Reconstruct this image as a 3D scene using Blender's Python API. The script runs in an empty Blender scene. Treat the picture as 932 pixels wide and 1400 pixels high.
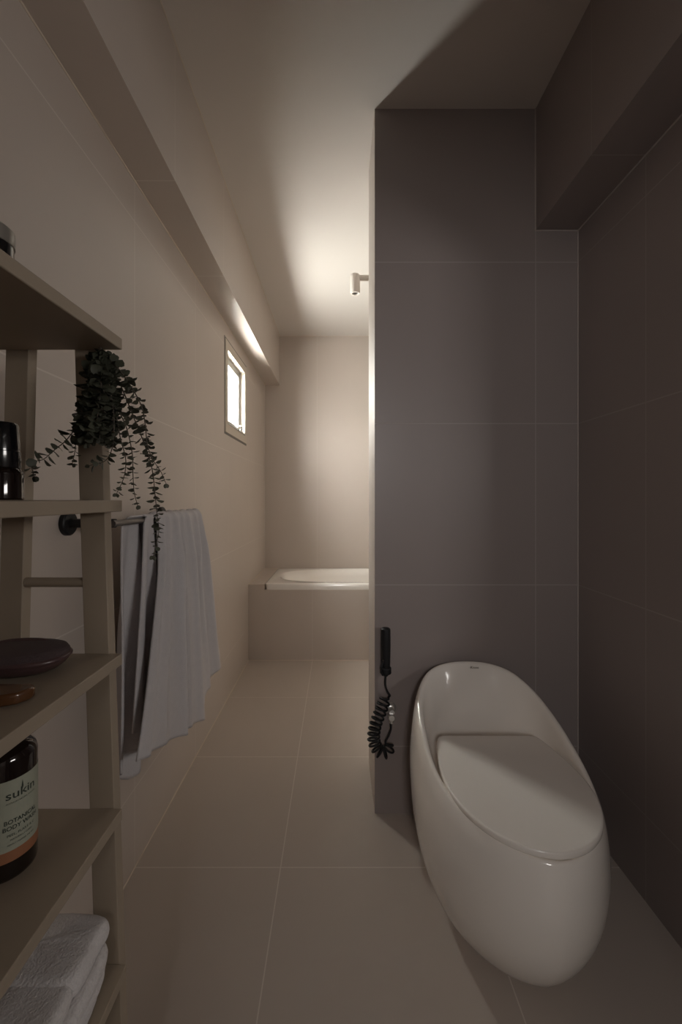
import bpy, bmesh, math, random
from mathutils import Vector, Matrix
random.seed(7)
SC = bpy.context.scene
C = bpy.context.collection
PI = math.pi

# ------------------------------------------------------------------ camera, sky, lights, exposure
EYE = 1.17
cam_d = bpy.data.cameras.new('camera'); cam = bpy.data.objects.new('camera', cam_d); C.objects.link(cam)
cam.location = (0, 0, EYE); cam.rotation_euler = (PI/2, 0, 0)
cam_d.sensor_fit = 'VERTICAL'; cam_d.sensor_height = 36; cam_d.sensor_width = 24
cam_d.lens = 603/1400*36
cam_d.shift_x = 5/1400; cam_d.shift_y = -18/1400
cam_d.clip_start = 0.02
SC.camera = cam

w = bpy.data.worlds.new('daylight'); SC.world = w; w.use_nodes = True
bg = w.node_tree.nodes['Background']
bg.inputs[1].default_value = 98.0
# overcast daylight: bright sky above the horizon, dimmer ground and houses below it
wn = w.node_tree; tcw = wn.nodes.new('ShaderNodeTexCoord'); sep = wn.nodes.new('ShaderNodeSeparateXYZ'); rmp = wn.nodes.new('ShaderNodeValToRGB')
mad = wn.nodes.new('ShaderNodeMath'); mad.operation = 'MULTIPLY_ADD'; mad.inputs[1].default_value = 0.5; mad.inputs[2].default_value = 0.5
wn.links.new(tcw.outputs['Generated'], sep.inputs[0]); wn.links.new(sep.outputs['Z'], mad.inputs[0]); wn.links.new(mad.outputs[0], rmp.inputs[0])
rmp.color_ramp.elements[0].position = 0.42; rmp.color_ramp.elements[0].color = (0.70, 0.675, 0.64, 1)
rmp.color_ramp.elements[1].position = 0.56; rmp.color_ramp.elements[1].color = (1.0, 0.97, 0.93, 1)
bgs = wn.nodes['Background']; wn.links.new(rmp.outputs[0], bgs.inputs[0]); bgs.inputs[1].default_value = 128.0

def area(name, loc, rot, sx, sy, power, col=(1, 1, 1), portal=False, spread=None):
    d = bpy.data.lights.new(name, 'AREA'); d.shape = 'RECTANGLE'; d.size = sx; d.size_y = sy
    d.energy = power; d.color = col
    if spread: d.spread = spread
    if portal: d.cycles.is_portal = True
    o = bpy.data.objects.new(name, d); C.objects.link(o)
    o.location = loc; o.rotation_euler = rot
    return o
area('window_portal', (-0.83, 2.81, 1.82), (0, -PI/2, 0), 0.60, 0.60, 1, portal=True)
# added fill light behind the camera, shining in through an invented doorway
area('added_fill_behind', (0.0, -1.75, 1.70), (PI/2, 0, 0), 0.3, 0.5, 14.0, (1.0, 0.96, 0.94))
# added soft fill light, shining through an invented wall opening right of the camera
area('added_fill_side', (1.80, -0.55, 1.50), (0, PI/2, 0), 0.30, 0.85, 13.5, (1.0, 0.95, 0.91))

SC.view_settings.view_transform = 'Standard'; SC.view_settings.look = 'None'
SC.view_settings.exposure = 0.14; SC.view_settings.gamma = 1; SC.view_settings.use_curve_mapping = False
SC.cycles.max_bounces = 14; SC.cycles.diffuse_bounces = 10; SC.cycles.transparent_max_bounces = 16
SC.cycles.use_denoising = True
SC.cycles.caustics_reflective = False; SC.cycles.caustics_refractive = False
SC.cycles.sample_clamp_indirect = 4

# ------------------------------------------------------------------ materials
def mat(name, col, rough=0.5, metal=0.0, noise=0.0, scale=20, bump=0.0, bscale=200, coat=0.0, spec=0.5):
    m = bpy.data.materials.new(name); m.use_nodes = True
    nt = m.node_tree; b = nt.nodes['Principled BSDF']
    b.inputs['Base Color'].default_value = (*col, 1); b.inputs['Roughness'].default_value = rough
    b.inputs['Metallic'].default_value = metal; b.inputs['Specular IOR Level'].default_value = spec
    b.inputs['Coat Weight'].default_value = coat; b.inputs['Coat Roughness'].default_value = 0.06
    tc = nt.nodes.new('ShaderNodeNewGeometry')
    if noise:
        n = nt.nodes.new('ShaderNodeTexNoise'); n.inputs['Scale'].default_value = scale; n.inputs['Detail'].default_value = 5
        nt.links.new(tc.outputs['Position'], n.inputs['Vector'])
        mx = nt.nodes.new('ShaderNodeMix'); mx.data_type = 'RGBA'
        mx.inputs['A'].default_value = (*[max(0, c*(1-noise)) for c in col], 1)
        mx.inputs['B'].default_value = (*[c*(1+noise) for c in col], 1)
        nt.links.new(n.outputs['Fac'], mx.inputs['Factor']); nt.links.new(mx.outputs['Result'], b.inputs['Base Color'])
    if bump:
        n2 = nt.nodes.new('ShaderNodeTexNoise'); n2.inputs['Scale'].default_value = bscale; n2.inputs['Detail'].default_value = 3
        nt.links.new(tc.outputs['Position'], n2.inputs['Vector'])
        bp = nt.nodes.new('ShaderNodeBump'); bp.inputs['Strength'].default_value = bump; bp.inputs['Distance'].default_value = 0.002
        nt.links.new(n2.outputs['Fac'], bp.inputs['Height']); nt.links.new(bp.outputs['Normal'], b.inputs['Normal'])
    return m

def tile_mat(name, col, grout, joints, rough=0.42, width=0.0019):
    """large format tiles: joints = list of (axis, offset, period)"""
    m = mat(name, col, rough, noise=0.0)
    nt = m.node_tree; b = nt.nodes['Principled BSDF']; L = nt.links
    g = nt.nodes.new('ShaderNodeNewGeometry'); s = nt.nodes.new('ShaderNodeSeparateXYZ')
    L.new(g.outputs['Position'], s.inputs[0])
    fac = None
    for ax, off, per in joints:
        a = nt.nodes.new('ShaderNodeMath'); a.operation = 'SUBTRACT'; a.inputs[1].default_value = off - 10*per
        L.new(s.outputs['XYZ'.index(ax)], a.inputs[0])
        p = nt.nodes.new('ShaderNodeMath'); p.operation = 'PINGPONG'; p.inputs[1].default_value = per/2
        L.new(a.outputs[0], p.inputs[0])
        c = nt.nodes.new('ShaderNodeMath'); c.operation = 'LESS_THAN'; c.inputs[1].default_value = width
        L.new(p.outputs[0], c.inputs[0])
        if fac is None: fac = c
        else:
            mx = nt.nodes.new('ShaderNodeMath'); mx.operation = 'MAXIMUM'
            L.new(fac.outputs[0], mx.inputs[0]); L.new(c.outputs[0], mx.inputs[1]); fac = mx
    n = nt.nodes.new('ShaderNodeTexNoise'); n.inputs['Scale'].default_value = 2.5; n.inputs['Detail'].default_value = 6
    L.new(g.outputs['Position'], n.inputs['Vector'])
    base = nt.nodes.new('ShaderNodeMix'); base.data_type = 'RGBA'
    base.inputs['A'].default_value = (*[c*0.95 for c in col], 1); base.inputs['B'].default_value = (*[c*1.05 for c in col], 1)
    L.new(n.outputs['Fac'], base.inputs['Factor'])
    mm = nt.nodes.new('ShaderNodeMix'); mm.data_type = 'RGBA'
    L.new(fac.outputs[0], mm.inputs['Factor']); L.new(base.outputs['Result'], mm.inputs['A'])
    mm.inputs['B'].default_value = (*grout, 1)
    L.new(mm.outputs['Result'], b.inputs['Base Color'])
    r = nt.nodes.new('ShaderNodeMath'); r.operation = 'MULTIPLY_ADD'; r.inputs[1].default_value = 0.3; r.inputs[2].default_value = rough
    L.new(fac.outputs[0], r.inputs[0]); L.new(r.outputs[0], b.inputs['Roughness'])
    return m

BEIGE = (0.495, 0.436, 0.390); GROUT = (0.61, 0.56, 0.51)
DARK = (0.275, 0.236, 0.225); DGROUT = (0.36, 0.32, 0.305)
ZJ = ('Z', 0.25, 0.6)
M = {}
M['tile_left'] = tile_mat('beige_wall_tile_left', BEIGE, GROUT, [('Y', 1.40, 0.6), ZJ])
M['tile_back'] = tile_mat('beige_wall_tile_back', BEIGE, (0.55, 0.50, 0.455), [('X', -0.18, 0.6)])
M['tile_floor'] = tile_mat('beige_floor_tile', (0.458, 0.403, 0.358), (0.62, 0.57, 0.52), [('Y', 1.40, 0.6), ('X', -0.18, 0.6)], width=0.0016)
M['tile_plain'] = tile_mat('beige_tile_beam', BEIGE, GROUT, [('Y', 1.40, 0.6)])
M['tile_edge'] = tile_mat('beige_edge_tile', BEIGE, GROUT, [ZJ])
M['dark_front'] = tile_mat('taupe_wall_tile_partition', DARK, DGROUT, [('X', 0.737, 0.6), ZJ], rough=0.38)
M['dark_right'] = tile_mat('taupe_wall_tile_right', DARK, DGROUT, [('Y', 1.28, 0.6), ZJ], rough=0.38)
M['dark_beam'] = tile_mat('taupe_tile_beam', DARK, DGROUT, [('Y', 1.28, 0.6)], rough=0.38)
M['ceiling'] = mat('ceiling_paint', (0.62, 0.58, 0.545), 0.8)
M['unseen'] = mat('unseen_paint', (0.4, 0.36, 0.33), 0.8)
M['grout'] = mat('pale_joint_sealant', (0.62, 0.54, 0.45), 0.7)
M['dgrout'] = mat('taupe_joint_sealant', (0.40, 0.355, 0.33), 0.7)
M['wood'] = mat('greige_painted_wood', (0.300, 0.245, 0.185), 0.6, noise=0.10, scale=9, bump=0.15, bscale=60)
M['alu'] = mat('brushed_aluminium', (0.62, 0.62, 0.60), 0.4, 0.5)
M['frame'] = mat('beige_frame_enamel', (0.55, 0.49, 0.42), 0.5)
M['rubber'] = mat('grey_gasket', (0.17, 0.155, 0.14), 0.6)
M['chrome'] = mat('chrome', (0.75, 0.75, 0.73), 0.3, 0.85)
M['black'] = mat('matt_black_metal', (0.010, 0.010, 0.011), 0.5, spec=0.3)
M['steel'] = mat('dark_brushed_rod', (0.10, 0.09, 0.085), 0.35, 0.6)
M['ceramic'] = mat('white_glazed_ceramic', (0.86, 0.815, 0.755), 0.16, coat=0.5)
M['lid'] = mat('white_gloss_lid', (0.86, 0.815, 0.755), 0.22, coat=0.25)
M['acrylic'] = mat('white_acrylic', (0.80, 0.77, 0.73), 0.18, coat=0.5)
M['towel'] = mat('white_terry', (0.60, 0.58, 0.59), 0.95, noise=0.05, scale=60, bump=0.9, bscale=420, spec=0.1)
M['terry'] = mat('thick_white_terry', (0.60, 0.575, 0.57), 0.95, noise=0.14, scale=190, bump=1.0, bscale=330, spec=0.1)
M['leaf'] = mat('eucalyptus_leaf', (0.052, 0.054, 0.036), 0.6, noise=0.35, scale=45)
M['stem'] = mat('eucalyptus_stem', (0.07, 0.055, 0.04), 0.7)
M['lamp'] = mat('white_lamp_enamel', (0.70, 0.65, 0.60), 0.5)
M['lens'] = mat('lamp_lens', (0.10, 0.095, 0.09), 0.1, 0.7)
M['amber'] = mat('dark_amber_glass', (0.008, 0.004, 0.003), 0.08, coat=0.6)
M['gloss_black'] = mat('gloss_black_plastic', (0.006, 0.006, 0.007), 0.16, coat=0.4)
M['label'] = mat('sage_paper_label', (0.34, 0.355, 0.28), 0.6)
M['label_band'] = mat('copper_label_band', (0.30, 0.13, 0.065), 0.5)
M['ink'] = mat('dark_green_ink', (0.035, 0.045, 0.035), 0.6)
M['greyink'] = mat('grey_ink', (0.12, 0.11, 0.10), 0.6)
M['plum'] = mat('plum_brown_shell', (0.075, 0.042, 0.042), 0.33)
M['plum_mesh'] = mat('plum_perforated_mesh', (0.070, 0.045, 0.047), 0.6, bump=1.0, bscale=900)
M['honey'] = mat('honey_wood', (0.10, 0.042, 0.016), 0.25, noise=0.3, scale=25, coat=0.5)
M['tin'] = mat('grey_tin', (0.30, 0.28, 0.25), 0.4, 0.6)

def glass():
    m = bpy.data.materials.new('window_glass'); m.use_nodes = True; nt = m.node_tree
    nt.nodes.clear()
    o = nt.nodes.new('ShaderNodeOutputMaterial'); t = nt.nodes.new('ShaderNodeBsdfTransparent'); g = nt.nodes.new('ShaderNodeBsdfGlossy')
    t.inputs[0].default_value = (0.93, 0.95, 0.94, 1); g.inputs['Roughness'].default_value = 0.02
    x = nt.nodes.new('ShaderNodeMixShader'); x.inputs[0].default_value = 0.06
    nt.links.new(t.outputs[0], x.inputs[1]); nt.links.new(g.outputs[0], x.inputs[2]); nt.links.new(x.outputs[0], o.inputs[0])
    return m
M['glass'] = glass()

# ------------------------------------------------------------------ helpers
def mk(name, bm, m, parent=None, smooth=True, bevel=0, seg=2, angle=40):
    me = bpy.data.meshes.new(name); 
    bmesh.ops.recalc_face_normals(bm, faces=bm.faces)
    bm.to_mesh(me); bm.free()
    if m is not None: me.materials.append(m)
    o = bpy.data.objects.new(name, me); C.objects.link(o)
    if parent is not None: o.parent = parent
    if smooth:
        for p in me.polygons: p.use_smooth = True
        try: me.set_sharp_from_angle(angle=math.radians(angle))
        except Exception: pass
    if bevel:
        b = o.modifiers.new('bevel', 'BEVEL'); b.width = bevel; b.segments = seg; b.limit_method = 'ANGLE'
    return o
def add_box(bm, x0, x1, y0, y1, z0, z1):
    r = bmesh.ops.create_cube(bm, size=1)
    for v in r['verts']:
        v.co = Vector((x0 + (v.co.x+.5)*(x1-x0), y0 + (v.co.y+.5)*(y1-y0), z0 + (v.co.z+.5)*(z1-z0)))
    return r['verts']
def box(*a):
    bm = bmesh.new(); add_box(bm, *a); return bm
def add_hexa(bm, bot, top):
    vs = [bm.verts.new(p) for p in bot] + [bm.verts.new(p) for p in top]
    n = len(bot)
    bm.faces.new(vs[:n][::-1]); bm.faces.new(vs[n:])
    for i in range(n): bm.faces.new((vs[i], vs[(i+1) % n], vs[n+(i+1) % n], vs[n+i]))
def add_lathe(bm, prof, cx=0, cy=0, n=48, axis='Z', origin=(0, 0, 0)):
    """prof: list of (r, h) along the axis"""
    O = Vector(origin)
    def P(r, h, a):
        c, s = r*math.cos(a), r*math.sin(a)
        if axis == 'Z': return O + Vector((cx+c, cy+s, h))
        if axis == 'X': return O + Vector((h, c, s))
        return O + Vector((c, h, s))
    rings = []
    for r, h in prof:
        if r < 1e-6: rings.append([bm.verts.new(P(0, h, 0))])
        else: rings.append([bm.verts.new(P(r, h, 2*PI*i/n)) for i in range(n)])
    for a, b in zip(rings, rings[1:]):
        for i in range(n):
            j = (i+1) % n
            if len(a) == 1 and len(b) == 1: continue
            if len(a) == 1: bm.faces.new((a[0], b[i], b[j]))
            elif len(b) == 1: bm.faces.new((a[i], a[j], b[0]))
            else: bm.faces.new((a[i], a[j], b[j], b[i]))
def add_tube(bm, pts, r, n=10, cap=True):
    pts = [Vector(p) for p in pts]
    rr = r if isinstance(r, (list, tuple)) else [r]*len(pts)
    T = []
    for i in range(len(pts)):
        d = pts[min(i+1, len(pts)-1)] - pts[max(i-1, 0)]
        T.append(d.normalized() if d.length > 1e-9 else Vector((0, 0, 1)))
    u = T[0].orthogonal().normalized(); rings = []
    for i, p in enumerate(pts):
        u = (u - T[i]*u.dot(T[i])); u = u.normalized() if u.length > 1e-6 else T[i].orthogonal().normalized()
        v = T[i].cross(u)
        rings.append([bm.verts.new(p + (u*math.cos(2*PI*k/n) + v*math.sin(2*PI*k/n))*rr[i]) for k in range(n)])
    for a, b in zip(rings, rings[1:]):
        for k in range(n): bm.faces.new((a[k], a[(k+1) % n], b[(k+1) % n], b[k]))
    if cap: bm.faces.new(rings[0][::-1]); bm.faces.new(rings[-1])
def spline(pts, n=8):
    """Catmull-Rom through the points"""
    P = [Vector(p) for p in pts]; P = [2*P[0]-P[1]] + P + [2*P[-1]-P[-2]]; out = []
    for i in range(1, len(P)-2):
        for k in range(n):
            t = k/n; a, b, c, d = P[i-1], P[i], P[i+1], P[i+2]
            out.append(0.5*((2*b) + (c-a)*t + (2*a-5*b+4*c-d)*t*t + (3*b-a-3*c+d)*t**3))
    out.append(P[-2]); return out
def interp(tab, x):
    if x <= tab[0][0]: return tab[0][1]
    for (a, p), (b, q) in zip(tab, tab[1:]):
        if x <= b:
            return p + (q-p)*(x-a)/(b-a)
    return tab[-1][1]
def sinterp(tab, x):
    """smooth (Catmull-Rom) interpolation of a table"""
    if x <= tab[0][0]: return tab[0][1]
    if x >= tab[-1][0]: return tab[-1][1]
    for i in range(len(tab)-1):
        if x <= tab[i+1][0]:
            a, b = tab[i], tab[i+1]; h = b[0]-a[0]; t = (x-a[0])/h
            m0 = (b[1]-tab[i-1][1])/(b[0]-tab[i-1][0])*h if i > 0 else b[1]-a[1]
            m1 = (tab[i+2][1]-a[1])/(tab[i+2][0]-a[0])*h if i+2 < len(tab) else b[1]-a[1]
            return (2*t**3-3*t*t+1)*a[1] + (t**3-2*t*t+t)*m0 + (-2*t**3+3*t*t)*b[1] + (t**3-t*t)*m1
def tag(o, label=None, cat=None, group=None, kind=None):
    if label: o['label'] = label
    if cat: o['category'] = cat
    if group: o['group'] = group
    if kind: o['kind'] = kind
    return o
def thing(name, label, cat, loc=(0, 0, 0), group=None):
    o = bpy.data.objects.new(name, None); C.objects.link(o); o.location = loc; o.empty_display_size = 0.05
    return tag(o, label, cat, group)
def part(name, bm, m, parent, **k):
    """geometry given in world coordinates; re-based onto the parent's location"""
    root = parent
    off = Vector((0, 0, 0))
    while root is not None: off += Vector(root.location); root = root.parent
    bmesh.ops.translate(bm, verts=bm.verts, vec=-off)
    return mk(name, bm, m, parent, **k)
def struct(name, bm, m, label=None, **k):
    o = mk(name, bm, m, smooth=False, **k); o['kind'] = 'structure'
    if label: o['label'] = label
    return o

# ------------------------------------------------------------------ the room
XL, XR, XP = -0.643, 0.895, 0.139          # left wall, right wall, partition's free end
YP0, YP1, YB = 1.64, 1.95, 3.93            # partition front and rear, back wall
YF, XRR, H = -0.45, 1.15, 2.62             # wall behind the camera, rear right wall, ceiling
T = 0.15
WY0, WY1, WZ0, WZ1 = 2.52, 3.10, 1.553, 2.092   # window opening in the left wall
struct('floor', box(XL-T, XRR+T, YF, YB+T, -0.1, 0), M['tile_floor'], 'large beige floor tiles with pale joints')
struct('ceiling', box(XL-T, XRR+T, YF, YB+T, H, H+0.1), M['ceiling'], 'plain warm white painted ceiling')
bm = bmesh.new()
ys = [YF-0.1, WY0, WY1, YB+T]; zs = [0, WZ0, WZ1, H]
for i in range(3):
    for j in range(3):
        if (i, j) != (1, 1): add_box(bm, XL-T, XL, ys[i], ys[i+1], zs[j], zs[j+1])
struct('wall_left', bm, M['tile_left'], 'long beige tiled wall with the small window')
struct('wall_back', box(XL, XRR, YB, YB+T, 0, H), M['tile_back'], 'beige tiled wall behind the bathtub')
bm = bmesh.new(); add_box(bm, XP, XRR, YP0, YP1, 0, H)
for f in bm.faces: f.material_index = 0 if f.calc_center_median().y < YP0+0.01 and abs(f.normal.y) > .9 else 1
o = struct('wall_partition', bm, M['dark_front'], 'dark taupe tiled partition wall behind the toilet'); o.data.materials.append(M['tile_edge'])
for p in o.data.polygons: p.material_index = 0 if p.center.y < YP0+0.01 else 1
bm = bmesh.new()
OY0, OY1, OZ0, OZ1 = -0.35, 0.98, 0.90, 1.92  # opening invented to let the side fill light in
add_box(bm, XR, XR+T, YF-.1, OY0, 0, H); add_box(bm, XR, XR+T, OY1, YP0, 0, H)
add_box(bm, XR, XR+T, OY0, OY1, 0, OZ0); add_box(bm, XR, XR+T, OY0, OY1, OZ1, H)
struct('wall_right', bm, M['dark_right'], 'dark taupe tiled wall right of the toilet')
struct('wall_right_rear', box(XRR, XRR+T, YP1, YB, 0, H), M['tile_left'])
struct('trim_1', box(XL, -0.515, YF, YB, 2.18, H), M['tile_plain'], 'beige tiled beam boxed along the left wall')
struct('trim_2', box(0.737, XR, YF, YP0, 2.168, H), M['dark_beam'], 'dark taupe tiled beam boxed along the right wall')
# thin sealant lines in the corners
bm = bmesh.new()
add_tube(bm, [(XL+0.001, YF, 0.001), (XL+0.001, 3.19, 0.001)], 0.0022, 6)
add_tube(bm, [(-0.514, YF, H-0.001), (-0.514, YB, H-0.001)], 0.0018, 6)
add_tube(bm, [(XL+0.001, YF, 2.179), (XL+0.001, YB, 2.179)], 0.0026, 6)
add_tube(bm, [(XL, 3.189, 0.001), (XRR, 3.189, 0.001)], 0.003, 6)
add_tube(bm, [(XL, YB-.001, H-.001), (XRR, YB-.001, H-.001)], 0.002, 6)
struct('trim_3', bm, M['grout'], 'pale joint lines in the corners of the beige tiles')
bm = bmesh.new()
add_tube(bm, [(XR-.001, YP0-.001, 0), (XR-.001, YP0-.001, 2.168)], 0.0026, 6)
add_tube(bm, [(0.736, YP0-.001, 2.167), (0.736, YP0-.001, H)], 0.0026, 6)
add_tube(bm, [(0.736, YP0-.001, 2.167), (XR, YP0-.001, 2.167)], 0.0026, 6)
add_tube(bm, [(XR-.001, YF, 2.167), (XR-.001, YP0, 2.167)], 0.0026, 6)
struct('trim_4', bm, M['dgrout'], 'taupe joint lines in the corners of the dark tiles')
# unseen wall behind the camera; doorway and enclosure added to shape the fill light
DX0, DX1, DZ = -0.15, 0.45, 1.95
bm = bmesh.new()
add_box(bm, XL-T, DX0, YF-0.1, YF, 0, H); add_box(bm, DX1, XR, YF-0.1, YF, 0, H); add_box(bm, DX0, DX1, YF-0.1, YF, DZ, H)
struct('wall_front', bm, M['unseen'])
bm = bmesh.new()
add_box(bm, -0.6, 2.0, -2.0, -1.9, -0.1, H); add_box(bm, -0.7, -0.6, -2.0, YF-0.1, -0.1, H); add_box(bm, 2.0, 2.1, -2.0, 1.4, -0.1, H); add_box(bm, XR+T, 2.0, 1.3, 1.4, -0.1, H)
struct('wall_fill_box', bm, M['unseen'])  # added box around both fill lights, keeps the daylight out
bm = bmesh.new(); add_box(bm, -0.8, 2.1, -2.0, YF, -0.1, 0); add_box(bm, XRR+T, 2.1, YF, 1.4, -0.1, 0)
struct('floor_fill_box', bm, M['tile_floor'])
bm = bmesh.new(); add_box(bm, -0.8, 2.1, -2.0, YF, H, H+.1); add_box(bm, XRR+T, 2.1, YF, 1.4, H, H+.1)
struct('ceiling_fill_box', bm, M['unseen'])

# tiled surround that carries the bathtub
TZ = 0.55
bm = bmesh.new()
add_box(bm, XL, XRR, 3.19, 3.22, 0, 0.512)
add_box(bm, XL, -0.5275, 3.19, 3.22, 0.512, TZ); add_box(bm, XL, -0.5275, 3.22, YB, 0.40, TZ)
add_box(bm, -0.532, XRR, 3.905, YB, 0.40, TZ)
struct('trim_5', bm, M['tile_back'], 'beige tiled apron and ledge around the bathtub')
bm = bmesh.new()
add_tube(bm, [(XL+.001, 3.19, TZ), (XL+.001, YB, TZ)], 0.003, 6); add_tube(bm, [(XL, YB-.001, TZ), (-0.53, YB-.001, TZ)], 0.003, 6)
struct('trim_6', bm, M['grout'], 'pale sealant line where the tub ledge meets the walls')

# bathtub
tub = thing('bathtub', 'white built-in bathtub with oval basin behind the partition wall', 'bathtub', (0.3, 3.545, 0.0))
def tub_ring(z, a, b, p, cx, cy, n=96):
    out = []
    for i in range(n):
        t = 2*PI*i/n; c, s = math.cos(t), math.sin(t)
        out.append((cx + a*math.copysign(abs(c)**(2/p), c), cy + b*math.copysign(abs(s)**(2/p), s), z))
    return out
def loft(bm, rings, close_last=True):
    R = [[bm.verts.new(p) for p in r] for r in rings]; n = len(R[0])
    for a, b in zip(R, R[1:]):
        for i in range(n): bm.faces.new((a[i], a[(i+1) % n], b[(i+1) % n], b[i]))
    if close_last: bm.faces.new(R[-1])
    return R
cx, cy = 0.30, 3.545
bm = bmesh.new()
loft(bm, [tub_ring(0.512, .82, .355, 30, cx, cy), tub_ring(0.550, .826, .359, 30, cx, cy), tub_ring(0.556, .822, .355, 26, cx, cy), tub_ring(0.5575, .81, .345, 22, cx, cy),
          tub_ring(0.5575, .775, .31, 3.0, cx+.01, cy), tub_ring(0.552, .755, .30, 2.8, cx+.01, cy),
          tub_ring(0.50, .73, .285, 2.7, cx+.01, cy), tub_ring(0.30, .66, .26, 2.7, cx+.02, cy),
          tub_ring(0.16, .60, .23, 2.7, cx+.03, cy), tub_ring(0.12, .50, .17, 2.6, cx+.03, cy), tub_ring(0.115, .2, .07, 2.4, cx+.03, cy)])
part('basin', bm, M['acrylic'], tub, angle=60)
bm = bmesh.new(); add_lathe(bm, [(0, .122), (.03, .122), (.032, .118), (.032, .112)], cx=0.85, cy=cy, n=24)
part('drain', bm, M['chrome'], tub)

# window
win = bpy.data.objects.new('window_1', None); C.objects.link(win); win.location = (XL, (WY0+WY1)/2, WZ0)
tag(win, 'small square casement window high in the left wall, bright with daylight', kind='structure')
def frame_bm(x0, x1, y0, y1, z0, z1, wd):
    bm = bmesh.new()
    add_box(bm, x0, x1, y0, y0+wd, z0, z1); add_box(bm, x0, x1, y1-wd, y1, z0, z1)
    add_box(bm, x0, x1, y0+wd, y1-wd, z0, z0+wd); add_box(bm, x0, x1, y0+wd, y1-wd, z1-wd, z1)
    return bm
g = .002
part('window_frame', frame_bm(XL-.075, XL+.006, WY0+g, WY1-g, WZ0+g, WZ1-g, .052), M['frame'], win, smooth=False, bevel=.0015)
part('window_gasket', frame_bm(XL-.002, XL+.002, WY0-.010, WY1+.010, WZ0-.010, WZ1+.010, .011), M['rubber'], win, smooth=False)
part('window_sill', box(XL-.076, XL+.010, WY0+.054, WY1-.054, WZ0+.054, WZ0+.060), M['alu'], win, smooth=False)
sash = part('window_sash', frame_bm(XL-.058, XL-.030, WY0+.056, WY1-.056, WZ0+.062, WZ1-.056, .040), M['alu'], win, smooth=False, bevel=.002)
bm = bmesh.new()
add_box(bm, XL-.030, XL-.014, WY1-.10, WY1-.062, WZ0+.066, WZ0+.090)
add_tube(bm, [(XL-.018, WY1-.075, WZ0+.085), (XL-.006, WY1-.10, WZ0+.097), (XL-.004, WY1-.16, WZ0+.100)], .006, 10)
part('window_handle', bm, M['alu'], win, bevel=.002)
part('window_pane', box(XL-.047, XL-.043, WY0+.094, WY1-.094, WZ0+.10, WZ1-.094), M['glass'], win, smooth=False)
bm = bmesh.new(); add_tube(bm, [(XL-.028, WY0+.060, WZ1-.13), (XL-.028, WY0+.060, WZ1-.085)], .006, 10)
part('window_hinge', bm, M['alu'], win)

# ------------------------------------------------------------------ ceiling spotlight
LX, LY = 0.106, 2.62
sp = thing('spotlight', 'white cylinder spotlight on a short arm near the ceiling beyond the partition', 'lamp', (LX+.30, LY, H))
bm = bmesh.new()
add_lathe(bm, [(0, 2.503), (.022, 2.503), (.027, 2.499), (.0285, 2.493), (.0285, 2.392), (.0275, 2.388), (.0195, 2.388), (.018, 2.398), (0, 2.398)], cx=LX, cy=LY, n=40)
head = part('lamp_head', bm, M['lamp'], sp)
bm = bmesh.new(); add_lathe(bm, [(0, 2.3885), (.010, 2.3895), (.0165, 2.393), (.0178, 2.399), (0, 2.3995)], cx=LX, cy=LY, n=32)
part('lens', bm, M['lens'], sp)
bm = bmesh.new(); add_tube(bm, [(LX, LY, 2.482), (LX+.28, LY, 2.482), (LX+.295, LY, 2.487), (LX+.30, LY, 2.50), (LX+.30, LY, H-.012)], .0165, 20)
part('arm', bm, M['lamp'], sp)
bm = bmesh.new(); add_lathe(bm, [(0, H-.016), (.042, H-.016), (.046, H-.012), (.046, H-.001), (0, H-.001)], cx=LX+.30, cy=LY, n=32)
part('ceiling_plate', bm, M['lamp'], sp)

# ------------------------------------------------------------------ toilet
TX, YC = 0.472, 1.30
toi = thing('toilet', 'white egg-shaped one-piece toilet with a high curved back against the dark wall', 'toilet', (TX, YC, 0))
#        t     a     yf     yb
prof = [(0.0, .150, 1.085, 1.50), (.012, .160, 1.072, 1.515), (.05, .176, 1.047, 1.53), (.12, .196, 1.014, 1.56), (.25, .219, .972, 1.59),
        (.42, .238, .937, 1.612), (.60, .244, .919, 1.624), (.75, .243, .912, 1.628), (.88, .235, .913, 1.628), (.96, .228, .918, 1.626), (1.0, .220, .924, 1.621)]
Atab = [(p[0], p[1]) for p in prof]; Ftab = [(p[0], p[2]) for p in prof]; Btab = [(p[0], p[3]) for p in prof]
Htab = [(.88, .405), (.95, .405), (1.05, .409), (1.15, .417), (1.25, .437), (1.35, .470), (1.44, .511), (1.51, .545), (1.57, .568), (1.63, .577)]
N = 128
def plan(t, th):
    c, s = math.cos(th), math.sin(th)
    a = sinterp(Atab, t)
    if s >= 0:
        e = 0.84 - 0.14*t; b = sinterp(Btab, t)-YC
        return TX + a*math.copysign(abs(c)**e, c), YC + b*abs(s)**e
    b = YC - sinterp(Ftab, t)
    return TX + a*math.copysign(abs(c)**1.13, c), YC - b*abs(s)**1.0
def rimH(th):
    x, y = plan(1.0, th); k = min(1, max(0, (y-1.35)/.2)); q = abs(x-TX)/.22
    return sinterp(Htab, y) - .034*k*q*q
rings = []
for t in [0, .012, .03, .05, .08, .12, .18, .25, .33, .42, .51, .60, .68, .75, .82, .88, .92, .96, .985, 1.0]:
    rings.append([(*plan(t, 2*PI*i/N), t*(rimH(2*PI*i/N)-.006)) for i in range(N)])
def inset(d, dz, ledge=None, back=0):
    r = []
    for i in range(N):
        x, y = plan(1.0, 2*PI*i/N); h = rimH(2*PI*i/N) + dz
        kx = 1 - d/.22; ky = 1 - d/.36 - (back/.36 if y > 1.27 else 0)
        X = TX + (x-TX)*kx; Y = 1.27 + (y-1.27)*ky
        r.append((X, Y, h if ledge is None else h*(1-ledge[0]) + ledge[1]*ledge[0]))
    return r
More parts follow.
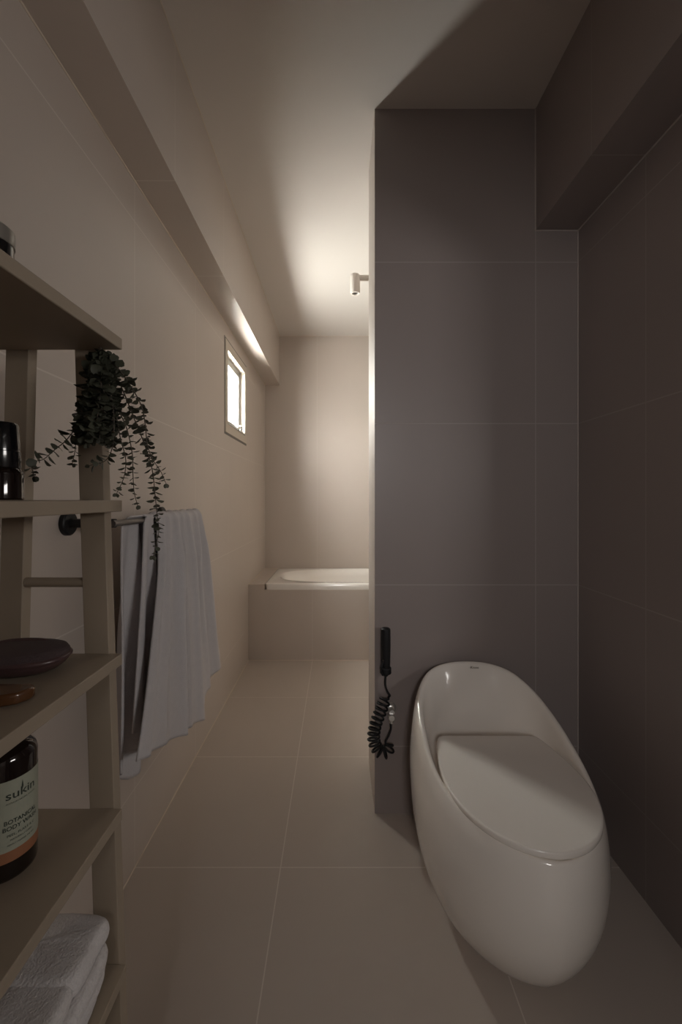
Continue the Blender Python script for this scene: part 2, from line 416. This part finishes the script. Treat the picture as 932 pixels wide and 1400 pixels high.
rings += [inset(.003, -.0015), inset(.008, 0), inset(.013, -.002), inset(.017, -.008),
          inset(.020, -.012, (.14, .385), .010), inset(.022, -.012, (.30, .385), .022), inset(.025, -.012, (.5, .385), .040), inset(.029, -.010, (.7, .385), .060), inset(.032, -.010, (.85, .385), .080), inset(.037, -.008, (.95, .385), .100), inset(.046, 0, (1, .383), .118), inset(.075, 0, (1, .382), .13)]
bm = bmesh.new(); R = loft(bm, rings, True); bm.faces.new(R[0])
part('bowl', bm, M['ceramic'], toi, angle=80)
def lid_ring(z, sc, dy=0):
    """D shaped outline, flat at the hinge"""
    out = []; yb, yf, a = 1.392, .934, .186; ym = 1.185
    pts = []
    for i in range(49):                                     # front half
        th = PI + PI*i/48
        pts.append((a*math.cos(th), ym + (ym-yf)*math.sin(th)))
    for i in range(1, 21):                                     # right side going back, then across the hinge
        u = i/20; pts.append((a - .026*u**1.8, ym + (yb-ym-.025)*u))
    for i in range(1, 9):
        u = i/8*PI/2; pts.append((.158-.025 + .025*math.cos(u), yb-.025 + .025*math.sin(u)))
    for i in range(1, 12): u = i/12; pts.append((.133*(1-2*u), yb))
    for i in range(0, 9):
        u = PI/2 + i/8*PI/2; pts.append((-.158+.025 + .025*math.cos(u), yb-.025 + .025*math.sin(u)))
    for i in range(19, 0, -1):
        u = i/20; pts.append((-(a - .026*u**1.8), ym + (yb-ym-.025)*u))
    cyy = 1.17
    return [(TX + x*(1+sc/a), cyy + (y-cyy)*(1+sc/.23) + dy, z) for x, y in pts]
bm = bmesh.new()
loft(bm, [lid_ring(.384, -.02), lid_ring(.384, -.004), lid_ring(.387, 0), lid_ring(.400, 0), lid_ring(.403, -.003), lid_ring(.403, -.02)]); 
part('seat', bm, M['lid'], toi, angle=60)
bm = bmesh.new()
R = loft(bm, [lid_ring(.405, -.02), lid_ring(.4055, -.004), lid_ring(.407, .0015), lid_ring(.409, .0025), lid_ring(.4175, .003), lid_ring(.4205, .0022), lid_ring(.4222, .0002), lid_ring(.4228, -.003), lid_ring(.4240, -.05), lid_ring(.4246, -.12)])
part('lid', bm, M['lid'], toi, angle=60)
for s in (-1, 1):
    bm = bmesh.new(); add_tube(bm, [(TX+s*.09-.025, 1.398, .398), (TX+s*.09+.025, 1.398, .398)], .011, 16)
    part('hinge', bm, M['lid'], toi)

def text_bm(s, size, align='CENTER', bold=0.0):
    cu = bpy.data.curves.new('t', 'FONT'); cu.body = s; cu.size = size; cu.align_x = align; cu.extrude = 0; cu.resolution_u = 3; cu.offset = bold
    o = bpy.data.objects.new('t', cu); C.objects.link(o)
    bpy.context.view_layer.update()
    dg = bpy.context.evaluated_depsgraph_get(); me = o.evaluated_get(dg).to_mesh()
    bm = bmesh.new(); bm.from_mesh(me); o.evaluated_get(dg).to_mesh_clear()
    bpy.data.objects.remove(o); bpy.data.curves.remove(cu)
    return bm
# tiny maker's mark on the inner rim
bm = text_bm('Kione', .0125)
LOGO = Matrix.Translation((TX+.024, 1.592, .557)) @ Matrix.Rotation(math.radians(72), 4, 'X')
bmesh.ops.transform(bm, matrix=LOGO, verts=bm.verts)
logo = part('maker_mark', bm, M['greyink'], toi, smooth=False)

# ------------------------------------------------------------------ bidet sprayer with coiled hose
def px(x, y, Y):
    return Vector(((x-461)/603*Y, Y, EYE-(y-682)/603*Y))
bd = thing('bidet_sprayer', 'black handheld bidet sprayer with coiled hose on the partition edge beside the toilet', 'bidet sprayer', px(530, 930, YP0-.01))
Yd = 1.604
bm = bmesh.new()
c = px(527, 893, Yd)
add_lathe(bm, [(0, .092), (.012, .092), (.0165, .089), (.0175, .084), (.0180, .03), (.0170, -.03), (.0150, -.060), (.0125, -.072), (.009, -.082), (0, -.082)], cx=c.x, cy=Yd, n=32, origin=(0, 0, c.z))
h = part('sprayer_body', bm, M['black'], bd)
bm = bmesh.new()                                             # trigger lever down the front-left of the handle
add_tube(bm, spline([(c.x-.010, Yd-.016, c.z-.020), (c.x-.017, Yd-.020, c.z-.045), (c.x-.018, Yd-.019, c.z-.062), (c.x-.012, Yd-.016, c.z-.074)]), .0035, 10)
part('trigger', bm, M['black'], bd)
bm = bmesh.new()
add_box(bm, c.x-.012, c.x+.012, Yd+.012, YP0-.0005, c.z-.070, c.z-.035)
add_lathe(bm, [(.0155, -.075), (.0205, -.073), (.0205, -.052), (.0175, -.050)], cx=c.x, cy=Yd, n=32, origin=(0, 0, c.z))
part('holder', bm, M['black'], bd, bevel=.002)
# hose: a straight end, then the coil hanging in a loop and back up to the wall valve
A = spline([px(x, y, Y) for x, y, Y in [(527, 922, Yd), (526.5, 936, Yd-.004), (529, 945, Yd-.006), (533, 951, Yd-.004)]], 8)
spine = [px(x, y, Y) for x, y, Y in [(527, 953, 1.600), (524, 962, 1.596), (519, 975, 1.594), (514, 988, 1.592), (511, 1001, 1.592), (511, 1013, 1.592), (515, 1023, 1.593), (522, 1029, 1.594), (530, 1026, 1.597), (533, 1017, 1.602)]]
S = spline(spine, 30)
tot = [0]
for a, b in zip(S, S[1:]): tot.append(tot[-1]+(b-a).length)
TURNS = 14.5; coil = []
fine = 20
Lf = tot[-1]; nS = int(TURNS*fine)
def at_len(l):
    for i in range(len(tot)-1):
        if l <= tot[i+1] or i == len(tot)-2:
            k = (l-tot[i])/max(1e-9, tot[i+1]-tot[i]); return S[i].lerp(S[i+1], k), (S[i+1]-S[i]).normalized()
for i in range(nS+1):
    u = i/nS; p, t = at_len(u*Lf)
    n1 = Vector((0, 1, 0)); n2 = t.cross(n1).normalized(); n1 = n2.cross(t).normalized()
    rad = .0205*min(1, .55+u*6)*min(1, .6+(1-u)*5)
    a = 2*PI*TURNS*u + 1.2
    coil.append(p + n1*math.cos(a)*rad*.85 + n2*math.sin(a)*rad)
E = spline([coil[-1]] + [px(x, y, Y) for x, y, Y in [(527, 1016, 1.600), (531, 1006, 1.606), (534, 997, 1.610), (534, 988, 1.612)]], 8)
bm = bmesh.new(); add_tube(bm, A + coil + E[1:], .0039, 8)
part('coiled_hose', bm, M['black'], bd, angle=80)
bm = bmesh.new()
v = px(534, 968, YP0)
add_lathe(bm, [(0, -.013), (.012, -.013), (.018, -.009), (.022, -.0005), (0, -.0005)], n=32, axis='Y', origin=(v.x, YP0, v.z))
add_tube(bm, [(v.x, YP0-.004, v.z), (v.x, YP0-.034, v.z-.002)], .010, 20)
v2 = px(535, 980, YP0-.035)
add_lathe(bm, [(0, -.012), (.010, -.012), (.0115, -.010), (.0115, .012), (0, .012)], n=28, axis='Y', origin=(v2.x, YP0-.036, v2.z))
add_tube(bm, [(v2.x, YP0-.036, v2.z+.012), (v2.x, YP0-.036, v2.z-.022)], .0075, 18)
part('wall_valve', bm, M['chrome'], bd)

# ------------------------------------------------------------------ towel rail and towel on the left wall
BX, BZ = -0.525, 1.112
rail = thing('towel_rail', 'black towel rail on two round wall mounts on the left wall', 'towel rail', (XL, 1.4, BZ))
for y in (1.045, 1.60):
    bm = bmesh.new()
    add_lathe(bm, [(0, 0.0005), (.029, .0005), (.029, .010), (.026, .013), (.0115, .013), (.0105, .018), (.0105, .118), (0, .118)], n=36, axis='X', origin=(XL, y, BZ))
    part('wall_mount', bm, M['black'], rail)
bm = bmesh.new(); add_tube(bm, [(BX, 1.030, BZ), (BX, 1.615, BZ)], .0075, 20)
part('bar', bm, M['steel'], rail)

bm = bmesh.new()
def sheet(U, V, f):
    g = [[bm.verts.new(f(i/U, j/V)) for i in range(U+1)] for j in range(V+1)]
    for j in range(V):
        for i in range(U): bm.faces.new((g[j][i], g[j][i+1], g[j+1][i+1], g[j+1][i]))
def folds(u, v, seed, n, sharp=1.0):
    a = math.sin(2*PI*n*u + seed + 0.55*math.sin(2.3*v+seed)) + .45*math.sin(2*PI*n*1.63*u + 2.1*seed + .9*v)
    return a
RID = [(.05, .035, 1.0), (.20, .040, .9), (.36, .032, 1.1), (.50, .028, .8), (.64, .035, 1.0), (.80, .035, 1.0), (.94, .035, 1.0)]
def ridges(u, s):
    u2 = u + .018*math.sin(3.1*s+5*u)
    return sum(a*math.exp(-((u2-c)/w_)**2) for c, w_, a in RID)
hemF = [(0, .525), (.18, .472), (.38, .420), (.58, .382), (.66, .362), (.68, .385), (.70, .432), (.85, .455), (.93, .478), (1, .512)]
topY = lambda u: 1.245 + (1.640-1.245)*u
def botY(u): return 1.08 + (1.86-1.08)*u**.92
def front(u, v):
    if v < .10:                                              # over the rail: from behind the bar to its front
        a = PI*(1-v/.10); r = .0130 + .0055*ridges(u, 0)
        return Vector((BX + math.cos(a)*r, topY(u), BZ + math.sin(a)*r*1.15))
    s = (v-.10)/.90
    z = BZ + (interp(hemF, u)-BZ)*s
    y = topY(u) + (botY(u)-topY(u))*(s**1.25)
    x = BX + .013 + .010*s + (.006 + .006*s)*folds(u, s, .7, 3.2)*.6*min(1, 4*s) + (.025*min(1, .45+s*3)*(1-.35*s))*ridges(u, s)
    return Vector((x, y + .004*math.sin(9*s+17*u), z))
sheet(200, 80, front)
def back(u, v):
    if v < .06:
        a = PI*v/.06*.5; r = .013
        return Vector((BX + .002 - r*math.sin(a), 1.12 + .50*u, BZ + r*math.cos(a)))
    s = (v-.06)/.94
    zb = interp([(0, .46), (.12, .395), (.3, .43), (.6, .45), (1, .50)], u)
    y = 1.12 + .50*u + (.02+.14*u)*s
    x = BX - .022 - .030*s + (.004+.018*min(1, s*2.5))*folds(u, s, 2.6, 5.3)*.8
    return Vector((max(x, XL+.012), y, BZ + (zb-BZ)*s))
sheet(90, 60, back)
def mid(u, v):
    if v < .08:
        a = PI*(1-v/.08); r = .0145
        return Vector((BX + math.cos(a)*r, 1.19 + .05*u, BZ + math.sin(a)*r))
    s = (v-.08)/.92
    y = (1.185 + .055*u)*(1-s) + (1.135 + .17*u)*s
    x = BX + .006 - .012*s + .008*math.sin(7.5*u+.5)*min(1, 3*s)
    return Vector((x, y, BZ + (interp([(0, .565), (1, .52)], u)-BZ)*s))
sheet(24, 50, mid)
ht = mk('hanging_towel', bm, M['towel'], angle=180)
sm = ht.modifiers.new('thick', 'SOLIDIFY'); sm.thickness = .0045; sm.offset = 0
tag(ht, 'white towel draped in loose folds over the black rail', 'towel')

# ------------------------------------------------------------------ ladder shelf
XF, XBK, SY1, SY0 = -0.341, -0.515, 0.700, 0.06
TOPS = [1.424, 1.168, 0.925, 0.679, 0.432]
sh = thing('ladder_shelf', 'pale wooden ladder shelf standing at the left wall', 'shelf', (-.43, .4, 0))
for z in TOPS:
    xb = XBK - .02 - (1.424-z)*.03
    part('shelf_board', box(xb, -.334 if z < .5 else XF, SY0, SY1, z-.018, z), M['wood'], sh, bevel=.0015)
def leg(xt, xb_, wd, y0, y1, zt=1.420):
    """xt = outer x at z 1.31, xb_ = at z .453 ; linear splay"""
    sl = (xb_-xt)/(.453-1.31)
    def X(z): return xt + sl*(z-1.31)
    bm = bmesh.new()
    zb = 0.0
    add_hexa(bm, [(X(zb)-wd, y0, zb), (X(zb), y0, zb), (X(zb), y1, zb), (X(zb)-wd, y1, zb)],
                 [(X(zt)-wd, y0, zt), (X(zt), y0, zt), (X(zt), y1, zt), (X(zt)-wd, y1, zt)])
    return bm
for y0 in (SY1, SY0-.021):
    part('leg', leg(-.375, -.347, .039, y0+.0005, y0+.0215), M['wood'], sh, bevel=.001)
    part('leg', leg(-.493, -.515, .036, y0+.0005, y0+.0215), M['wood'], sh, bevel=.001)
    for z in (1.036, .555):
        xa = -.508 - (1.04-z)*.025
        bm = bmesh.new(); add_tube(bm, [(xa, y0+.009, z), (-.385+(1.04-z)*.03, y0+.009, z)], .0078, 16)
        if z > 1: part('rung', bm, M['wood'], sh)
        else: bm.free()

# ------------------------------------------------------------------ things on the shelf
# tin on the top board
tx, ty = -.372, .462
tin = thing('round_tin', 'small grey round tin on the top shelf board, cut by the photo edge', 'tin', (tx, ty, 1.424))
bm = bmesh.new(); add_lathe(bm, [(0, 1.4245), (.026, 1.4245), (.0275, 1.426), (.0275, 1.440), (0, 1.440)], cx=tx, cy=ty, n=40)
part('tin_body', bm, M['gloss_black'], tin)
bm = bmesh.new(); add_lathe(bm, [(.0277, 1.438), (.0285, 1.4385), (.0285, 1.4535), (.0265, 1.4555), (0, 1.456)], cx=tx, cy=ty, n=40)
part('tin_lid', bm, M['tin'], tin)

# amber bottle with black cap on the second board
bx, by, bz = -.4745, .62, 1.1685
bt = thing('amber_bottle', 'dark amber glass bottle with tall black cap on the second shelf board', 'bottle', (bx, by, bz))
bm = bmesh.new(); add_lathe(bm, [(0, bz), (.0265, bz), (.0285, bz+.002), (.0285, bz+.036), (.0270, bz+.041), (.0235, bz+.045), (0, bz+.045)], cx=bx, cy=by, n=48)
part('bottle_body', bm, M['amber'], bt)
bm = bmesh.new(); add_lathe(bm, [(0, bz+.045), (.0245, bz+.045), (.0250, bz+.047), (.0245, bz+.068), (.0235, bz+.069), (.0235, bz+.071), (0, bz+.071)], cx=bx, cy=by, n=48)
part('collar', bm, M['gloss_black'], bt)
bm = bmesh.new(); add_lathe(bm, [(0, bz+.0715), (.0240, bz+.0715), (.0225, bz+.104), (.0205, bz+.108), (.017, bz+.109), (0, bz+.109)], cx=bx, cy=by, n=48)
part('cap', bm, M['gloss_black'], bt)

# oval case on the third board
ox, oy, oz = -.452, .628, .9255
oc = thing('oval_case', 'plum brown oval case with perforated domed top on the third shelf board', 'case', (ox, oy, oz))
def oval(bm, prof_, rot=.12, n=64):
    rings = []
    for r, z in prof_:
        F = lambda v: math.copysign(abs(v)**.86, v)
        rings.append([(ox + (.066*r*F(math.cos(t)))*math.cos(rot) - (.046*r*F(math.sin(t)))*math.sin(rot),
                       oy + (.066*r*F(math.cos(t)))*math.sin(rot) + (.046*r*F(math.sin(t)))*math.cos(rot), z) for t in [2*PI*i/n for i in range(n)]])
    return rings
bm = bmesh.new(); R = loft(bm, oval(bm, [(.50, oz), (.66, oz+.001), (.80, oz+.005), (.90, oz+.010), (.965, oz+.0155), (.97, oz+.017)])); bm.faces.new(R[0])
part('case_base', bm, M['plum'], oc)
bm = bmesh.new(); R = loft(bm, oval(bm, [(.975, oz+.0165), (1.0, oz+.0175), (1.01, oz+.0195), (1.0, oz+.0215), (.96, oz+.0235)])); bm.faces.new(R[0])
part('case_band', bm, M['plum'], oc)
bm = bmesh.new(); R = loft(bm, oval(bm, [(.96, oz+.0230), (.95, oz+.0270), (.90, oz+.0315), (.80, oz+.0340), (.64, oz+.0360), (.45, oz+.0372), (.25, oz+.0378), (.08, oz+.038)])); bm.faces.new(R[0])
part('case_dome', bm, M['plum_mesh'], oc)
bm = bmesh.new()
add_tube(bm, spline([(ox-.045, oy+.010, oz+.034), (ox-.02, oy+.018, oz+.0365), (ox+.015, oy+.022, oz+.036), (ox+.040, oy+.022, oz+.031)], 8), .0035, 10)
part('carry_loop', bm, M['plum'], oc)

# wooden comb handle in front of it
hx0, hx1 = -.56, -.372
wh = bmesh.new(); 
def slab(bm, x0, x1, y0, y1, z0, z1, cut):
    b = [(x0, y0), (x1-cut, y0), (x1-cut*.35, y0+cut*.30), (x1, y0+cut*1.0), (x1-.001, y1-cut*.35), (x1-cut*.3, y1), (x0, y1)]
    add_hexa(bm, [(p[0], p[1], z0) for p in b], [(p[0], p[1], z1) for p in b])
slab(wh, hx0, hx1, .515, .552, .9255, .9395, .022)
o = mk('wooden_brush', wh, M['honey'], bevel=.004, seg=4)
tag(o, 'glossy amber-brown wooden brush handle lying before the oval case', 'brush')

# body wash bottle on the fourth board
gx, gy, gz, gr = -.4455, .590, .6795, .0375
bw = thing('body_wash_bottle', 'black-brown body wash bottle with sage green label on the fourth shelf board', 'bottle', (gx, gy, gz))
bm = bmesh.new(); add_lathe(bm, [(0, gz), (gr-.004, gz), (gr-.001, gz+.003), (gr, gz+.007), (gr, gz+.150), (gr-.002, gz+.157), (gr-.009, gz+.164), (gr-.020, gz+.168), (.014, gz+.172), (.014, gz+.176), (0, gz+.176)], cx=gx, cy=gy, n=64)
part('bottle_body', bm, M['amber'], bw)
bm = bmesh.new(); add_lathe(bm, [(0, gz+.176), (.0165, gz+.176), (.0165, gz+.196), (.015, gz+.199), (0, gz+.199)], cx=gx, cy=gy, n=40)
part('cap', bm, M['gloss_black'], bw)
LA = math.radians(-23)                                       # direction the label's middle faces
def wrap(bm, r, z):
    for v in bm.verts:
        a = LA + v.co.x/r
        v.co = Vector((gx + (r)*math.cos(a), gy + (r)*math.sin(a), z + v.co.y))
def strip(w_, z0, z1, r):
    bm = bmesh.new(); n = 40; rows = [[], []]
    for i in range(n+1):
        a = LA + (i/n-.5)*w_/r
        for k, z in enumerate((z0, z1)): rows[k].append(bm.verts.new((gx+r*math.cos(a), gy+r*math.sin(a), z)))
    for i in range(n): bm.faces.new((rows[0][i], rows[0][i+1], rows[1][i+1], rows[1][i]))
    return bm
lab = part('front_label', strip(.150, gz+.040, gz+.130, gr+.0003), M['label'], bw)
band = part('label_band', strip(.150, gz+.026, gz+.040, gr+.0003), M['label_band'], bw)
bm = bmesh.new()
def put(s, size, z, dx=0.0, sx=1.0):
    t = text_bm(s, size, bold=.00012 if size > .006 else 0)
    for v in t.verts: v.co.x = v.co.x*sx + dx
    bmesh.ops.subdivide_edges(t, edges=[e for e in t.edges if e.calc_length() > .003], cuts=1)
    wrap(t, gr+.0007, z)
    me = bpy.data.meshes.new('tmp'); t.to_mesh(me); t.free(); bm.from_mesh(me); bpy.data.meshes.remove(me)
put('sukin', .0150, gz+.106, sx=1.22)
# leaf on the k
lf = bmesh.new()
for s in (-1, 1):
    p = [(0, 0), (s*.0012, .003), (s*.0008, .007), (0, .012)]
    lf.faces.new([lf.verts.new((x+.0002, y, 0)) for x, y in p])
wrap(lf, gr+.0007, gz+.113); me = bpy.data.meshes.new('tmp'); lf.to_mesh(me); lf.free(); bm.from_mesh(me); bpy.data.meshes.remove(me)
part('brand_lettering', bm, M['ink'], bw, smooth=False)
bm = bmesh.new()
put('AUSTRALIAN NATURAL SKINCARE', .0026, gz+.100, sx=.9)
put('BOTANICAL', .0076, gz+.0745, sx=.98); put('BODY WASH', .0076, gz+.0665, sx=.98)
put('PEEL, FLAKE & C', .0044, gz+.0585, sx=1.1)
put('NATURALLY CLEAN', .0030, gz+.053); put('GENTLY CLEANSES THE SKIN', .0026, gz+.047)
part('label_lettering', bm, M['ink'], bw, smooth=False)

# folded towel on the bottom board
ft = bmesh.new()
tz = .4345
def pad(bm, x0, x1, y0, y1, z0, z1, r, wob=0):
    """soft rounded slab, y runs away from the camera"""
    nx, ny, nc = 26, 40, 8
    hz = (z1-z0)/2; zc = (z0+z1)/2
    rings = []
    for j in range(nc*2+1):
        a = -PI/2 + PI*j/(nc*2)
        e = math.cos(a)**.6 if math.cos(a) > 0 else 0
        ring = []
        w_, h_ = (x1-x0)/2, (y1-y0)/2
        for i in range(72):
            t = 2*PI*i/72; c, s = math.cos(t), math.sin(t)
            p = 7
            q = (abs(c)**p + abs(s)**p)**(-1/p)
            X = (w_-r+r*e)*q*c; Y = (h_-r+r*e)*q*s
            ring.append(((x0+x1)/2 + X + wob*math.sin(5*t+3*z0*100), (y0+y1)/2 + Y, zc + hz*math.sin(a) + wob*.6*math.sin(7*t+z0*900)))
        rings.append(ring)
    R = loft(bm, rings, False)
    # filled caps with inner rings so the top can undulate
    for Rk, zz, sg in ((R[-1], z1, 1), (R[0], z0, -1)):
        prev = Rk
        cxm, cym = (x0+x1)/2, (y0+y1)/2
        for k in (.8, .6, .4, .2):
            cur = [bm.verts.new((cxm+(v.co.x-cxm)*k, cym+(v.co.y-cym)*k, v.co.z + sg*.002*(1-k))) for v in Rk]
            for i in range(72): bm.faces.new((prev[i], prev[(i+1) % 72], cur[(i+1) % 72], cur[i]))
            prev = cur
        bm.faces.new(prev)
pad(ft, -.530, -.347, .33, .676, tz, tz+.022, .011, .0012)
pad(ft, -.530, -.341, .33, .682, tz+.018, tz+.042, .012, .0012)
pad(ft, -.530, -.338, .34, .684, tz+.038, tz+.064, .013, .0012)
pad(ft, -.530, -.348, .30, .610, tz+.060, tz+.090, .014, .0014)
pad(ft, -.530, -.347, .580, .688, tz+.060, tz+.096, .017, .0010)
o = mk('folded_towel', ft, M['terry'], angle=180)
d = o.modifiers.new('sub', 'SUBSURF'); d.levels = 1; d.render_levels = 2
tx_ = bpy.data.textures.new('terry', 'CLOUDS'); tx_.noise_scale = .005
dm = o.modifiers.new('pile', 'DISPLACE'); dm.texture = tx_; dm.strength = .0012; dm.texture_coords = 'LOCAL'
tag(o, 'folded white terry towel in layers on the bottom shelf board', 'towel')

# ------------------------------------------------------------------ eucalyptus hanging from the top board
eu = thing('eucalyptus_bunch', 'dried dark green eucalyptus bunch hanging upside down from the top board', 'plant', (-.365, .68, 1.405))
def zp(x, y, Y): return px(20+x*.2468, 460+y*.2468, Y)
def leaf(bm, base, direction, nrm, L, W):
    d = direction.normalized(); s = d.cross(nrm).normalized(); n = s.cross(d)
    pts = [(0, 0, 0), (.25, .75, .10), (.55, 1, .16), (.85, .62, .12), (1.02, 0, .02), (.85, -.62, .12), (.55, -1, .16), (.25, -.75, .10)]
    vs = [bm.verts.new(base + d*(p[0]*L) + s*(p[1]*W*.5) + n*(p[2]*L)) for p in pts]
    c_ = bm.verts.new(base + d*(L*.5))
    for i in range(8): bm.faces.new((vs[i], vs[(i+1) % 8], c_))
def branch(pts, spacing, size, taper=.6, dense=1.0, rnd=.5, nper=2):
    P = spline([zp(*p) for p in pts], 14)
    root = eu
    bm = bmesh.new(); n = len(P)
    add_tube(bm, P, [.0011*(1-.6*i/n) for i in range(n)], 6)
    st = part('stem', bm, M['stem'], root)
    bm = bmesh.new(); acc = 0; k = 0
    total = sum((b-a).length for a, b in zip(P, P[1:])); run = 0
    phase = random.random()*6
    for a, b in zip(P, P[1:]):
        l = (b-a).length; acc += l; run += l
        if acc >= spacing:
            acc = 0; t = (b-a).normalized(); u = t.orthogonal().normalized(); w_ = t.cross(u)
            k += 1; sz = size*(1-(1-taper)*run/total)
            for q in range(nper):
                ang = phase + k*1.35 + q*2*PI/nper + random.uniform(-rnd, rnd)
                out = (u*math.cos(ang) + w_*math.sin(ang))
                d = (out + t*random.uniform(-.15, .55)).normalized()
                rv = .5 if nper == 2 else 1.3
                nn = (t + out*random.uniform(-rv, rv) + Vector((random.uniform(-rv, rv), random.uniform(-rv, rv), random.uniform(-.3, .3)))).normalized()
                s_ = sz*random.uniform(.75, 1.2)
                leaf(bm, a + out*.0005, d, nn, s_, s_*random.uniform(.8, 1.05))
    for q in range(3):
        d = ((P[-1]-P[-2]).normalized() + Vector((random.uniform(-.8, .8), random.uniform(-.4, .4), random.uniform(-.3, .3)))).normalized()
        leaf(bm, P[-1], d, Vector((0, 1, .3)), size*.5, size*.4)
    part('leaves', bm, M['leaf'], st, angle=180)
Z = .678
branch([(480, 90, .690), (540, 180, .68), (600, 300, Z), (660, 450, Z), (720, 600, .67), (760, 730, .665), (775, 850, .66), (790, 1000, .66), (798, 1080, .66), (768, 1215, .66)], .0058, .0160, .6)
branch([(490, 95, .690), (575, 180, .675), (640, 270, .67), (700, 380, .67), (722, 480, .665), (735, 600, .66), (765, 680, .655), (810, 750, .655), (838, 815, .655)], .0064, .0145, .6)
branch([(480, 95, .690), (540, 220, .675), (575, 400, .665), (618, 500, .66), (650, 640, .655), (655, 760, .655), (662, 860, .655), (680, 935, .655)], .0066, .0140, .6)
branch([(475, 95, .690), (530, 250, .67), (560, 420, .66), (585, 560, .655), (615, 680, .655), (605, 780, .655), (565, 870, .655)], .0066, .0140, .6)
branch([(480, 90, .690), (520, 250, .66), (545, 400, .655), (550, 520, .65), (540, 620, .65), (500, 690, .65), (415, 715, .65)], .0055, .0140, .8)
branch([(470, 90, .690), (430, 200, .672), (390, 350, .665), (350, 480, .66), (290, 570, .655), (225, 625, .655), (160, 680, .65), (95, 700, .65), (108, 775, .65)], .0080, .0190, .7)
branch([(470, 90, .690), (420, 220, .675), (375, 400, .67), (345, 540, .665), (335, 630, .665), (320, 705, .66)], .0060, .0135, .6)
for x0, x1, x2, x3, Yk in [(450, 430, 400, 380, .665), (470, 450, 440, 430, .655), (480, 500, 480, 470, .65), (460, 410, 370, 350, .67), (490, 530, 540, 520, .66),
                            (480, 470, 455, 420, .645), (475, 430, 390, 400, .655), (485, 520, 510, 500, .668)]:
    e = random.uniform(520, 600)
    branch([(475, 90, .690), ((475+x0)/2, 150, .685), (x0, 240, Yk+.005), (x1, 350, Yk), (x2, 460, Yk), (x3, e, Yk)], .0046, .0165, .85, nper=3)
# twine that ties the stems under the board
bm = bmesh.new()
q = zp(476, 92, .690)
add_tube(bm, [(q.x, q.y, 1.4065), (q.x, q.y, q.z-.01)], .0030, 10)
part('tie', bm, M['stem'], eu)
